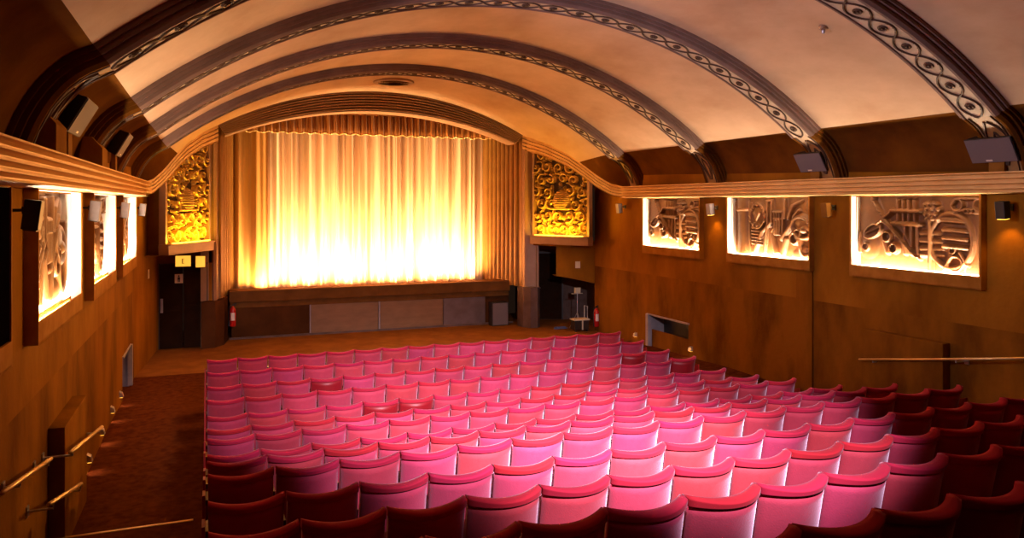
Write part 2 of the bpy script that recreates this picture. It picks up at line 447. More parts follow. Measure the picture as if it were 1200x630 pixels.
# pilasters, stepped reveals
for sgn, nm in ((-1, 'left'), (1, 'right')):
    g = G()
    def T(t): return CX + sgn * t
    # pilaster, plan polyline from the grille wall to the reveal
    plan = [(4.90, 22.25), (4.84, 22.28), (4.84, 22.34), (4.60, 22.44), (4.58, 22.38), (4.50, 22.42), (4.48, 22.50), (4.48, 22.95)]
    top = 2.2
    g.grid([[(T(a), b, -3.9) for a, b in plan], [(T(a), b, top) for a, b in plan]])
    struct(g.build('wall_pilaster_' + nm, M_dark_brown if False else M_pros))
    g = G(); pl_ = [(4.47, 22.6)]
    A = Vector((4.45, 22.80)); B = Vector((4.02, 24.75)); n = 8; dv = (B - A) / n; nrm = Vector((-dv.y, dv.x)).normalized()
    for i in range(n):
        p = A + dv * i; r_ = dv.length * .42
        for k in range(9):
            a = PI * k / 8; q = p + dv * (.5 - .42 * math.cos(a)) + nrm * (r_ * .75 * math.sin(a) ** .8); pl_.append((q.x, q.y))
        q = p + dv * .95 - nrm * .05; pl_.append((q.x, q.y))
    pl_ += [(3.98, 24.85), (3.98, 25.2)]
    g.grid([[(T(a), b, -2.62) for a, b in pl_], [(T(a), b, 2.75) for a, b in pl_]])
    struct(g.build('wall_reveal_' + nm, M_slat))
# wall above and behind the curtain, stage box
g = G(); g.box(-.2, 9.8, 25.2, 25.3, -3.9, 3.2); struct(g.build('wall_stage', M_dark_brown))
g = G(); g.box(CX - 4.6, CX + 4.6, 22.9, 25.2, 2.76, 2.9); struct(g.build('ceiling_stage', M_dark_brown))

# ------------------------------------------------------------------ angled end walls carrying the gilded grilles
def heightfield(W_, H_, nx, ny, fn):
    xs = np.linspace(0, W_, nx); zs = np.linspace(0, H_, ny)
    X, Z = np.meshgrid(xs, zs); return X, Z, fn(X, Z)
def cap(X, Z, x0, z0, x1, z1, r, r1=None):
    dx, dz = x1 - x0, z1 - z0; L2 = dx * dx + dz * dz + 1e-9
    t = np.clip(((X - x0) * dx + (Z - z0) * dz) / L2, 0, 1); d = np.hypot(X - x0 - t * dx, Z - z0 - t * dz)
    rr = r if r1 is None else r + (r1 - r) * t
    return np.sqrt(np.clip(1 - (d / rr) ** 2, 0, 1)) * (rr / (r if r1 is None else max(r, r1)))
def ringf(X, Z, cx, cz, R, r, a=1, b=1, rot=0):
    c_, s_ = math.cos(rot), math.sin(rot); U = ((X - cx) * c_ + (Z - cz) * s_) / a; V = (-(X - cx) * s_ + (Z - cz) * c_) / b
    return np.sqrt(np.clip(1 - ((np.hypot(U, V) - R) / r) ** 2, 0, 1))
def dome(X, Z, cx, cz, a, b, rot=0):
    c_, s_ = math.cos(rot), math.sin(rot); U = ((X - cx) * c_ + (Z - cz) * s_) / a; V = (-(X - cx) * s_ + (Z - cz) * c_) / b
    return np.sqrt(np.clip(1 - U * U - V * V, 0, 1))
def spiral(X, Z, cx, cz, r0, turns, w_, start, sgn):
    h = np.zeros_like(X); n = int(14 * turns) + 4; prev = None
    for i in range(n + 1):
        u = i / n; a = start + sgn * 2 * PI * turns * u; r = r0 * (1 - .86 * u)
        p = (cx + r * math.cos(a), cz + r * math.sin(a))
        if prev: h = np.maximum(h, cap(X, Z, prev[0], prev[1], p[0], p[1], w_ * (1 - .45 * u)))
        prev = p
    return h
GW, GH = 2.10, 2.95
def grille_fn(seed):
    r_ = np.random.RandomState(seed)
    def fn(X, Z):
        h = np.zeros_like(X)
        # beehive
        bh = dome(X, Z, GW * .50, 1.02, .34, .36); bh = np.where(Z < .80, 0, bh)
        h = np.maximum(h, bh * (1.25 + .18 * np.sin(Z * 2 * PI / .065)))
        h = np.maximum(h, cap(X, Z, GW * .5 - .36, .80, GW * .5 + .36, .80, .035))
        cs = []
        for iz in range(8):
            for ix in range(5):
                cx = (ix + .5 + (iz % 2) * .4 - .2) * GW / 5 + r_.uniform(-.04, .04); cz = .19 + iz * .375 + r_.uniform(-.04, .04)
                if abs(cx - GW * .5) < .30 and .72 < cz < 1.42: continue
                cs.append((cx, cz))
        for i, (cx, cz) in enumerate(cs):
            sgn = 1 if (i % 2) else -1; R = r_.uniform(.15, .20)
            h = np.maximum(h, .9 * spiral(X, Z, cx, cz, R, 1.25, .034, r_.uniform(0, 2 * PI), sgn))
            for k in range(4):
                a = r_.uniform(0, 2 * PI) if k < 2 else k * 2.1 + i; h = np.maximum(h, .8 * dome(X, Z, cx + (R + .045) * math.cos(a), cz + (R + .045) * math.sin(a), .075, .024, a + .9 * sgn))
            if i % 3 == 0: h = np.maximum(h, 1.05 * dome(X, Z, cx, cz, .05, .05))
        return h
    return fn
def relief_mesh(name, W_, H_, nx, ny, fn, depth, mats, parent, xf, thr=None, keep=None):
    X, Z, Hh = heightfield(W_, H_, nx, ny, fn); g = G()
    for j in range(ny):
        for i in range(nx): g.v.append(tuple(xf(X[j, i], Z[j, i], Hh[j, i] * depth)))
    for j in range(ny - 1):
        for i in range(nx - 1):
            if keep and not keep(X[j, i], Z[j, i]): continue
            a = j * nx + i; g.f.append((a, a + 1, a + nx + 1, a + nx)); m = Hh[j:j + 2, i:i + 2].max()
            g.m.append(1 if (thr is not None and m < thr) else 0)
    return g.build(name, mats, parent, smooth=True)
LO, LI = (5.80, 20.41), (4.81, 22.26)
SL = math.hypot(LO[0] - LI[0], LO[1] - LI[1])
for sgn, nm, seed in ((-1, 'left', 3), (1, 'right', 8)):
    ux, uy = (LI[0] - LO[0]) / SL, (LI[1] - LO[1]) / SL       # along wall, outer to inner (t,y)
    nx_, ny_ = -uy, ux                                          # towards hall: t negative, y ... 
    if ny_ > 0: nx_, ny_ = -nx_, -ny_
    nx_, ny_ = -abs(uy), -abs(ux)
    def XY(s_, off=0): return (CX + sgn * (LO[0] + ux * s_ + nx_ * off), LO[1] + uy * s_ + ny_ * off)
    # wall
    g = G(); a = XY(0); b = XY(SL)
    rt = (CX + sgn * 6.05, 22.4)
    ztop = 2.4
    g.add([(*a, -1.25), (*b, -1.25), (*b, ztop), (*a, ztop)], [(0, 1, 2, 3)])
    g.add([(*a, -1.25), (*rt, -1.25), (*rt, ztop), (*a, ztop)], [(0, 1, 2, 3)])
    g.add([(CX + sgn * 6.5, 22.4, -1.25), (*rt, -1.25), (*rt, ztop), (CX + sgn * 6.5, 22.4, ztop)], [(0, 1, 2, 3)])
    if sgn < 0:
        g.add([(CX - 5.8, 20.75, -1.25), (CX - 6.2, 20.75, -1.25), (CX - 6.2, 20.75, ztop), (CX - 5.8, 20.75, ztop)], [(0, 1, 2, 3)])
    struct(g.build('wall_splay_' + nm, M_wall))
    # grille thing
    base = XY(SL / 2)
    t = thing('ornamental_grille', ['gilded openwork foliage grille with a beehive motif beside the %s of the curtain' % nm][0] if False else
              ('gilded scrollwork wall grille with beehive motif, left of the stage curtain' if sgn < 0 else 'gilded scrollwork wall grille with beehive motif, right of the stage curtain'),
              'wall grille', (base[0], base[1], -1.25), group='gilded grilles beside the stage')
    ox, oy, oz = base[0], base[1], -1.25
    def xf(s_, z, h):
        ss = s_ if sgn > 0 else s_
        p = XY(ss, .02 + h); return (p[0] - ox, p[1] - oy, z - .97 - oz)
    relief_mesh('carved_scrollwork', SL, GH, 230, 320, lambda X, Z: grille_fn(seed)(X if sgn > 0 else X, Z), .17, [M_grille, M_grille_back], t, xf, thr=.22)
    def lbox(s0, s1, o0, o1, z0, z1, gg):
        P = [XY(s0, o0), XY(s1, o0), XY(s1, o1), XY(s0, o1)]
        gg.prism([(p[0] - ox, p[1] - oy) for p in P], z0 - oz, z1 - oz)
    g = G(); lbox(-.03, .05, 0, .17, -1.0, 1.5, g); g.build('grille_frame', M_pros, t)
    g = G(); lbox(SL - .05, SL + .01, 0, .17, -1.0, 2.0, g); g.build('grille_frame', M_pros, t)
    g = G(); lbox(-.05, SL + .02, 0, .26, -1.25, -1.02, g); lbox(-.05, SL + .02, .0, .31, -1.02, -.985, g)
    g.build('lamp_trough', M_pros, t, bevel=.008)
    g = G(); lbox(.15, SL - .15, .22, .25, -.985, -.96, g); g.build('lamp_tube', M_glow, t)
    c_ = XY(SL / 2, .45)
    p_ = XY(SL / 2, .02); area('grille_lamp', (c_[0], c_[1], -.93), (p_[0], p_[1], -.2), 1.6, .08, 80, (1, .52, .03))

# ------------------------------------------------------------------ end walls with doors (frontal, below the grilles)
g = G()
g.box(-1.75, .20, 22.4, 22.5, -1.60, -1.0); g.box(-1.75, -1.17, 22.4, 22.5, -3.9, -1.6); g.box(.03, .14, 22.4, 22.6, -3.9, -1.0)
g.prism([(CX - 6.5, 20.2), (CX - 5.75, 20.38), (CX - 4.80, 22.2), (CX - 4.80, 22.4), (CX - 6.5, 22.4)], -1.27, -1.25)
struct(g.build('wall_end_left', M_wall))
g = G()
g.prism([(9.52, 22.3), (9.6, 24.2), (11.95, 24.2), (11.95, 21.0), (10.15, 21.0)], -1.31, -1.25); g.box(11.06, 11.30, 21.0, 21.12, -3.9, -1.25)
struct(g.build('wall_end_right', M_wall))
g = G(); g.prism([(9.6, 23.9), (10.08, 23.84), (11.01, 23.39), (11.9, 23.37), (11.9, 21.1), (12.0, 21.1), (12.0, 23.5), (9.6, 24.1)], -3.9, -1.28); struct(g.build('wall_recess', M_greyd))
# brown curved hood over the recess
g = G(); rows = []
for k in range(13):
    u = k / 12; x = 9.93 + u * 1.16; y = 21.55 - .52 * math.sin(u * PI / 2); rows.append([(x, y, -1.30), (x, y, -2.22 - .24 * u ** 1.2), (x, y + .06, -2.22 - .24 * u ** 1.2), (x, 21.85, -2.2)])
g.grid(rows); struct(g.build('wall_hood', M_wall, smooth=False))
# left door
t = thing('door', '', 'door', (-.565, 22.4, -3.85)); t.scale = (1.067,) * 3; del t['label']; del t['category']; t.name = 'door_1'; struct(t)
g = G(); g.box(-.55, -.02, .02, .07, .01, 2.09); g.box(.0, .53, .02, .07, .01, 2.09)
for a in (-.49, .06):
    for z0, z1 in ((.15, .95), (1.1, 1.95)): g.box(a, a + .41, .012, .02, z0, z1)
g.build('door_leaf', M_door, t, bevel=.004)
g = G(); g.box(-.57, -.55, -.02, .1, 0, 2.11); g.box(.53, .56, -.02, .1, 0, 2.11); g.box(-.57, .56, -.02, .1, 2.09, 2.12); g.build('door_frame', M_blackw, t)
g = G(); g.tube([(-.50, -.03, .95), (-.50, -.03, 1.2)], .012); g.box(-.53, -.47, .0, .02, .9, 1.25); g.build('door_handle', M_steel, t)
# right door in the recess
t = thing('door', '', 'door', (10.56, 23.54, -3.85), -.45); t.scale = (1.067,) * 3; del t['label']; del t['category']; t.name = 'door_2'; struct(t)
g = G(); g.box(-.42, .42, .0, .05, .01, 2.05); g.box(-.34, .34, -.008, 0, .15, .9); g.box(-.34, .34, -.008, 0, 1.05, 1.95); g.build('door_leaf', M_door, t, bevel=.004)
g = G(); g.box(-.46, -.42, -.03, .05, 0, 2.09); g.box(.42, .46, -.03, .05, 0, 2.09); g.box(-.46, .46, -.03, .05, 2.05, 2.09); g.build('door_frame', M_blackw, t)
g = G(); g.tube([(-.34, -.04, .98), (-.24, -.04, .98)], .012); g.box(-.37, -.32, -.02, 0, .9, 1.05); g.build('door_handle', M_steel, t)
# signs by the left door
t = thing('sign', 'white toilet door plaque with a standing figure pictogram on the dark left door', 'sign', (-.683, 22.41, -2.12))
g = G(); g.box(-.10, .10, 0, .012, 0, .24); pq = g.build('plaque', M_white, t)
g = G(); g.lathe([(.001, 0), (.022, 0), (.022, .004), (.001, .004)], (0, -.004, .19), 12, M=Matrix.Rotation(PI / 2, 4, 'X'))
g.box(-.03, .03, -.006, 0, .095, .16); g.box(-.025, -.005, -.006, 0, .03, .095); g.box(.005, .025, -.006, 0, .03, .095); g.build('pictogram', M_black, pq)
t = thing('exit_sign', 'wide glowing yellow sign box above the left door', 'sign', (-.571, 22.17, -1.675), group='lit signs over the left door')
g = G(); g.box(-.20, .20, .0, .09, 0, .31); g.build('housing', M_bronze, t, bevel=.006)
g = G(); g.box(-.185, .185, -.008, 0, .015, .295); g.build('lit_face', M_sign, t)
g = G(); g.box(-.03, -.01, -.012, -.008, .09, .22); g.box(-.01, .03, -.012, -.008, .09, .105); g.box(-.01, .03, -.012, -.008, .205, .22); g.box(-.01, .02, -.012, -.008, .15, .162); g.build('lettering', M_signtxt, t)
t = thing('exit_sign', 'small square glowing yellow sign box above the right edge of the left door', 'sign', (-.149, 22.17, -1.707), group='lit signs over the left door')
g = G(); g.box(-.13, .13, .0, .09, 0, .32); g.build('housing', M_bronze, t, bevel=.006)
g = G(); g.box(-.115, .115, -.008, 0, .015, .305); g.build('lit_face', M_sign, t)

# switch plates
def plate(x, y, z, label, w_=.10, h_=.13, rz=0, m=M_cream_card):
    g = G(); g.box(-w_, w_, -.012, .0, -h_, h_); g.box(-w_ * .3, w_ * .3, -.02, -.012, -h_ * .4, h_ * .4)
    o = g.build('wall_switch', m, bevel=.003, loc=(x, y, z)); o.rotation_euler = (0, 0, rz); tag(o, label, 'switch'); return o
plate(-1.322, 20.9, -1.73, 'cream switch plate on the left side wall just before the stage door', .10, .11, 1.495)
plate(10.45, 21.12, -1.86, 'cream switch plate on the curved brown hood right of the stage', .075, .10, -.25)
plate(11.10, 20.985, -2.32, 'small cream switch plate at the right edge of the curved brown hood', .06, .09)

# ------------------------------------------------------------------ stage
t = thing('stage', 'low brown stage under the curtain with plywood front panels and overhanging lip', 'stage', (5.073, 23.367, -3.85)); t.scale = (1.067,) * 3
def SX(x): return x - CX
g = G(); g.box(SX(.62), SX(8.5), .02, .5, 0, .82); g.build('stage_base', M_dark_brown, t)
g = G(); g.box(SX(.56), SX(8.52), -.10, .5, .98, 1.28); g.box(SX(.58), SX(8.5), -.04, .5, .82, .98); g.build('stage_lip', M_lip, t, bevel=.012)
g = G(); g.box(.5, 9.0, 23.95, 25.2, -2.75, -2.635); struct(g.build('floor_stage', M_dark_brown))
for a, b, m, nm in ((.62, 2.63, M_dark_brown, 0), (2.68, 4.53, M_ply, 0), (4.60, 6.44, M_ply, 0), (6.46, 7.75, M_greyp, 0)):
    g = G(); g.box(SX(a), SX(b), -.02, .02, .02, .84); o = g.build('front_panel', m, t, bevel=.004)
    if m is M_ply: o['label'] = 'bare plywood panel'
    if m is M_greyp: o['label'] = 'grey scuffed panel'
g = G(); g.box(SX(4.545), SX(4.585), -.035, .02, .0, .84); g.box(SX(2.64), SX(2.67), -.03, .02, 0, .84); g.build('panel_batten', M_grey, t)
t = thing('speaker', 'dark cabinet loudspeaker on the floor against the right end of the stage', 'speaker', (8.61, 22.88, -3.855))
g = G(); g.box(-.28, .28, 0, .3, 0, .74); g.build('cabinet', M_blackw, t, bevel=.01)
g = G(); g.box(-.25, .25, -.012, 0, .03, .71); g.build('speaker_front', M_spk, t)
# low walls flanking the stage
g = G()
pl_ = [(9.14, 22.75), (9.17, 22.35), (9.32, 22.1), (9.55, 22.08), (9.72, 22.3)]
g.grid([[(a, b, -3.9) for a, b in pl_], [(a, b, -2.62) for a, b in pl_], [(9.45, 22.5, -2.60) for a, b in pl_]])
struct(g.build('wall_flank_right', M_greyd))
g = G(); pl_ = [(-.12, 22.12), (.22, 22.2), (.45, 22.6), (.56, 23.3)]
g.grid([[(a, b, -3.9) for a, b in pl_], [(a, b, -2.62) for a, b in pl_], [(a - .1, b + .4, -2.61) for a, b in pl_]])
struct(g.build('wall_flank_left', M_dark_brown))
g = G(); g.box(.6, 9.2, 23.30, 23.36, -3.9, -3.80); struct(g.build('baseboard_stage', M_greyd))

# curtain -----------------------------------------------------------
def folds(x, ph=0):
    return (.075 * math.sin(x * 2 * PI / .46 + ph + .8 * math.sin(x * 1.7)) + .045 * math.sin(x * 2 * PI / .21 + 2 * math.sin(x * 2.3 + ph)) + .05 * math.sin(x * 2 * PI / 1.3 + ph))
def curtain_mesh(x0, x1, yb, z0, z1, nx, nz, amp=1, ph=0, hem=0, splay=0):
    rows = []
    for j in range(nz + 1):
        v = j / nz; row = []
        for i in range(nx + 1):
            x = x0 + (x1 - x0) * i / nx; k = amp * 1.6 * (1 - .2 * v)
            y = yb - folds(x, ph) * k - .02 * math.sin(x * 31 + v * 2) * amp
            z = z0 + (z1 - z0) * v
            if hem and j == 0: z += hem * math.sin(x * 2 * PI / .31 + 1.4 * math.sin(x * 2)) 
            row.append((x - CX, y, z))
        rows.append(row)
    g = G(); g.grid(rows); return g
t = thing('stage_curtain', 'gold satin stage curtain lit white from the footlights below', 'curtain', (CX, 0, 0))
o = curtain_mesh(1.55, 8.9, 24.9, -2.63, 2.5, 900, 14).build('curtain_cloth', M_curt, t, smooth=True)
t.location = (CX, 24.9, -2.63)
for c_ in t.children: c_.location = (0, -24.9, 2.63)
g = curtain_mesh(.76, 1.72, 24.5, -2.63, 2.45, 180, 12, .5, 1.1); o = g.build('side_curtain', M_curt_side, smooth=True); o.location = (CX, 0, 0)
tag(o, 'gathered gold side curtain hanging at the left edge of the stage opening', 'curtain')
# pelmet: gathered strip between the arch and its scalloped hem
rows = []; nx = 520
for j in range(9):
    v = j / 8; row = []
    for i in range(nx + 1):
        x = .70 + (8.81 - .70) * i / nx; tt = x - CX
        zt_ = 2.92 - .035 * tt * tt * 0 ; zb_ = 2.13 + .022 * math.sin(x * 2 * PI / .33 + 1.5 * math.sin(x * 1.9))
        y = 24.2 - .05 * math.sin(x * 2 * PI / .24 + 1.2 * math.sin(x * 3.1)) - .03 * math.sin(x * 2 * PI / .105 + v * 1.5)
        if v < .12: y += .03
        row.append((x - CX, y, zb_ + (2.745 - zb_) * v))
    rows.append(row)
g = G(); g.grid(rows); o = g.build('pelmet', M_pelmet, smooth=True, loc=(CX, 0, 0)); tag(o, 'gathered amber pelmet with scalloped hem hanging under the proscenium arch', 'pelmet')
g = G(); g.tube([(p[0], p[1] - .006, p[2]) for p in rows[0][::2]], .014, 5); g.build('hem_trim', M_gold, o)

# ------------------------------------------------------------------ relief boxes along the side walls
RW, RH = LEN, ZT - ZB
def N(px_, py_): return ((px_ - 105) / 780 * RW, (1 - (py_ - 75) / 500) * RH)
def design_a(X, Z):
    h = np.zeros_like(X); k = RW / 780
    def C(x0, y0, x1, y1, r, r1=None, hh=1.):
        nonlocal h
        a = N(x0, y0); b = N(x1, y1); h = np.maximum(h, hh * cap(X, Z, a[0], a[1], b[0], b[1], r * k, None if r1 is None else r1 * k))
    def Rg(x, y, R, r, a=1, b=1, rot=0, hh=1.):
        nonlocal h
        c_ = N(x, y); h = np.maximum(h, hh * ringf(X, Z, c_[0], c_[1], R * k, r * k, a, b, rot))
    def Dm(x, y, a, b, rot=0, hh=1.):
        nonlocal h
        c_ = N(x, y); h = np.maximum(h, hh * dome(X, Z, c_[0], c_[1], a * k, b * k, rot))
    Dm(150, 330, 140, 230, 0, .3)
    # sword
    C(212, 108, 275, 225, 13, hh=1.1)
    for i in range(5): Dm(218 + i * 12, 118 + i * 22, 18, 8, -.45, 1.3)
    C(235, 275, 335, 188, 13, hh=1.2); Dm(210, 100, 18, 18, 0, 1.3)
    C(275, 235, 505, 500, 19, 13, hh=1.2); C(280, 240, 500, 490, 5, hh=1.6)
    # leaf and mask
    Rg(205, 325, 60, 14, 1, .55, .5); C(150, 350, 260, 295, 7, hh=.9)
    Dm(170, 430, 80, 85, 0, .6); Rg(160, 440, 20, 9, hh=1.0); C(120, 340, 115, 480, 12)
    # pan pipes
    for x in (373, 408, 443, 478): C(x, 112, x, 250, 15, 12, hh=1.1)
    C(338, 178, 515, 182, 14, hh=1.5); C(345, 266, 520, 270, 13, hh=1.5)
    for x in (415, 455, 492): C(x, 285, x, 470, 15, hh=.9)
    C(395, 290, 425, 350, 10); C(425, 350, 460, 420, 10); Rg(300, 360, 26, 9); Rg(345, 440, 24, 9); C(280, 400, 300, 470, 18, hh=.8)
    # pine cone staff
    Dm(580, 185, 55, 68, 0, 1.1)
    for i in range(4):
        for j in range(3): Dm(548 + j * 32 + (i % 2) * 12, 135 + i * 32, 15, 15, 0, 1.5)
    C(575, 245, 575, 570, 11, hh=1.4)
    # striped lyre body
    for i, y in enumerate((238, 300, 352, 405)): C(650, y, 770 + i * 4, y + 8, 15, hh=1.1)
    C(640, 230, 760, 240, 14); Rg(690, 372, 118, 15, 1, 1.15); Dm(690, 372, 110, 130, 0, .35)
    for y in (330, 375, 430, 470): C(520, y, 645, y + (6 if y % 2 else -6), 20, 14, hh=.9)
    Rg(715, 515, 40, 10, 1, .9); C(650, 560, 700, 460, 11); C(780, 520, 740, 440, 11); Rg(700, 430, 16, 7)
    Dm(820, 400, 90, 190, 0, .28)
    # scroll top right
    Rg(725, 140, 30, 9); Rg(845, 140, 30, 9); C(725, 96, 880, 98, 10); C(695, 140, 715, 105, 9); C(715, 185, 770, 170, 9)
    for x in (775, 795, 815): Rg(x, 178, 10, 6)
    C(830, 188, 885, 188, 9)
    return h
def design_b(X, Z):
    h = np.zeros_like(X); k = RW / 590
    def M2(x, y): return ((x - 110) / 590 * RW, (1 - (y - 60) / 400) * RH)
    def C(x0, y0, x1, y1, r, r1=None, hh=1.):
        nonlocal h
        a = M2(x0, y0); b = M2(x1, y1); h = np.maximum(h, hh * cap(X, Z, a[0], a[1], b[0], b[1], r * k, None if r1 is None else r1 * k))
    def Rg(x, y, R, r, a=1, b=1, rot=0, hh=1.):
        nonlocal h
        c_ = M2(x, y); h = np.maximum(h, hh * ringf(X, Z, c_[0], c_[1], R * k, r * k, a, b, rot))
    def Dm(x, y, a, b, rot=0, hh=1.):
        nonlocal h
        c_ = M2(x, y); h = np.maximum(h, hh * dome(X, Z, c_[0], c_[1], a * k, b * k, rot))
    C(180, 90, 180, 450, 46, hh=1.1); C(150, 150, 225, 145, 10, hh=1.4); C(130, 95, 135, 450, 7); C(238, 95, 240, 450, 8)
    Dm(300, 190, 48, 62, 0, .8); Rg(300, 190, 52, 9, 1, 1.2)
    for i in range(12): 
        a = 2 * PI * i / 12; Dm(300 + 60 * math.cos(a), 188 + 72 * math.sin(a), 15, 12, a, 1.1)
    C(280, 170, 300, 215, 9, hh=1.3); C(320, 170, 300, 215, 9, hh=1.3)
    for y in (270, 292, 314, 336, 358, 380): C(258, y, 320, y + 4, 8)
    C(370, 85, 405, 85, 8); C(404, 85, 404, 230, 9); C(372, 90, 375, 240, 9); C(404, 230, 330, 300, 11); C(330, 300, 270, 440, 14); C(372, 250, 345, 440, 10)
    C(420, 160, 480, 160, 9); C(420, 205, 480, 207, 7)
    for x in (425, 445, 463, 482): C(x, 165, x, 310, 7)
    C(500, 80, 495, 200, 9); C(520, 200, 545, 120, 11); C(545, 120, 610, 85, 11, 7); C(555, 190, 590, 150, 11)
    Dm(610, 230, 62, 46, -.4, .9); Rg(610, 260, 60, 13, 1.1, .8, -.3); Rg(640, 350, 56, 13, .8, 1.2); Dm(625, 275, 28, 20, 0, 1.3)
    Rg(560, 330, 26, 9); Rg(585, 300, 20, 8); C(470, 340, 545, 235, 14); C(430, 430, 400, 300, 16); C(475, 440, 500, 340, 16)
    Dm(590, 430, 60, 34, .5, .8); C(400, 300, 420, 270, 10); C(680, 180, 690, 400, 12); Dm(660, 120, 34, 34, 0, .5)
    return h
def relief_box(side, k, fn, label, lit=True, mirror=False, e=60):
    a, b = niche_y(k); y0 = a; xf0 = wall_x(side, (a + b) / 2)
    t = thing('relief_box', label, 'wall relief', (xf0, (a + b) / 2, ZO), group='lit plaster relief boxes along the side walls' if lit else None)
    ym = (a + b) / 2; zo = ZO; sl = -.01 * side
    def bx(g, o0, o1, y0_, y1_, z0, z1, mi=0):
        # o measured outward from the frame plane
        P = [(side * (o0 - .01 * (y_ - ym)), y_ - ym) for y_ in (y0_, y1_)] + [(side * (o1 - .01 * (y_ - ym)), y_ - ym) for y_ in (y1_, y0_)]
        g.prism(P, z0 - zo, z1 - zo, 'z', mi)
    g = G(); D = .24
    bx(g, 0, D, a - .035, a, ZO, ZT + .02); bx(g, 0, D, b, b + .035, ZO, ZT + .02)
    bx(g, 0, D, a - .035, b + .035, ZT, ZT + .025)
    bx(g, 0, .02, a, b, ZO, ZB); bx(g, 0, D, a, b, ZO, ZO + .02)
    g.build('surround', M_surround, t)
    g = G(); bx(g, .012, D, b - .004, b, ZB - .12, ZT); bx(g, .012, D, a, a + .004, ZB - .12, ZT); bx(g, .012, D, a, b, ZT - .004, ZT); bx(g, D - .01, D, a, b, ZO + .02, ZB)
    g.build('lining', M_jamb if lit else M_blackw, t)  # black lining puts the shade of the unlit box into its colour
    def xf(s_, z, h):
        yy = (b - s_) if (side > 0) != mirror else (a + s_)
        return (side * (D - .01 * (yy - ym) - h), yy - ym, ZB + z - zo)
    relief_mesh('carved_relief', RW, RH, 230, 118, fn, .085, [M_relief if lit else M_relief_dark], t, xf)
    if lit:
        g = G(); g.tube([(side * .07, a + .08 - ym, ZB - .12 - zo), (side * .07, b - .08 - ym, ZB - .12 - zo)], .018, 8); g.build('lamp_tube', M_tube, t)
        area('relief_lamp', (wall_x(side, ym, .13), ym, ZB - .07), (wall_x(side, ym, .16), ym, ZT), LEN - .15, .05, e, (1, .76, .52))
    return t
relief_box(1, 0, design_a, 'lit plaster relief of sword and pan pipes, right wall box nearest the camera', e=180)
relief_box(1, 1, design_b, 'lit plaster relief with column and curling mask, middle box on the right wall', e=180)
relief_box(1, 2, design_a, 'lit plaster relief of sword and pan pipes, right wall box nearest the stage', e=180)
relief_box(-1, 0, design_b, 'lit plaster relief in the left wall box nearest the camera, widest of the three', e=180)
relief_box(-1, 1, design_a, 'lit plaster relief in the middle box on the left wall', e=180)
relief_box(-1, 2, design_b, 'lit plaster relief in the left wall box nearest the stage, narrowest in view', e=180)
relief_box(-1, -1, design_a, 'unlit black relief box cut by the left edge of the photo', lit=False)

# ------------------------------------------------------------------ small wall spotlights between the boxes
def wall_spot(side, y, z, label, glow=False, m=M_grey):
    x = wall_x(side, y, WO); t = thing('wall_spotlight', label, 'wall light', (x, y, z), group='small wall spotlights under the cornices')
    s_ = -side
    g = G(); g.box(min(0, s_ * .02), max(0, s_ * .02), -.05, .05, -.05, .05); g.tube([(s_ * .01, 0, 0), (s_ * .14, 0, .0)], .014)
    g.lathe([(.001, -.03), (.03, -.03), (.03, .03), (.001, .03)], (s_ * .14, 0, 0), 10); g.build('bracket', M_black, t)
    g = G(); Mx = Matrix.Translation((s_ * .20, -.02, -.02)) @ Matrix.Rotation(s_ * .12, 4, 'Y')
    g.box(-.065, .065, -.075, .075, -.15, .11, 0, Mx); g.build('housing', m, t, bevel=.008)
    g = G(); g.box(-.05, .05, -.06, .06, -.158, -.149, 0, Mx); g.build('lamp_face', M_glow if glow else M_black, t)
    if glow: spot('spotlight_beam', (x + s_ * .20, y - .02, z - .20), (x + s_ * .02, y, z - .9), 14, (1, .42, .03), 100, .8, .03)
wall_spot(1, 8.0, -.06, 'dark wall spotlight with amber glow beneath, near the right edge of the photo', True, M_black)
wall_spot(1, 11.45, -.08, 'brown wall spotlight on the right wall left of the nearest relief box', False, M_bronze)
wall_spot(1, 15.02, -.10, 'grey wall spotlight with amber glow beneath, between two right wall reliefs', True)
wall_spot(1, 19.2, -.10, 'grey wall spotlight near the stage end of the right wall')
wall_spot(-1, 7.75, -.06, 'dark wall spotlight at the far left beside the unlit relief box', False, M_black)
wall_spot(-1, 11.45, -.06, 'lilac grey wall spotlight between the first and second left wall reliefs')
wall_spot(-1, 15.02, -.08, 'lilac grey wall spotlight between the second and third left wall reliefs')
wall_spot(-1, 18.5, -.10, 'grey wall spotlight nearest the stage on the left wall')

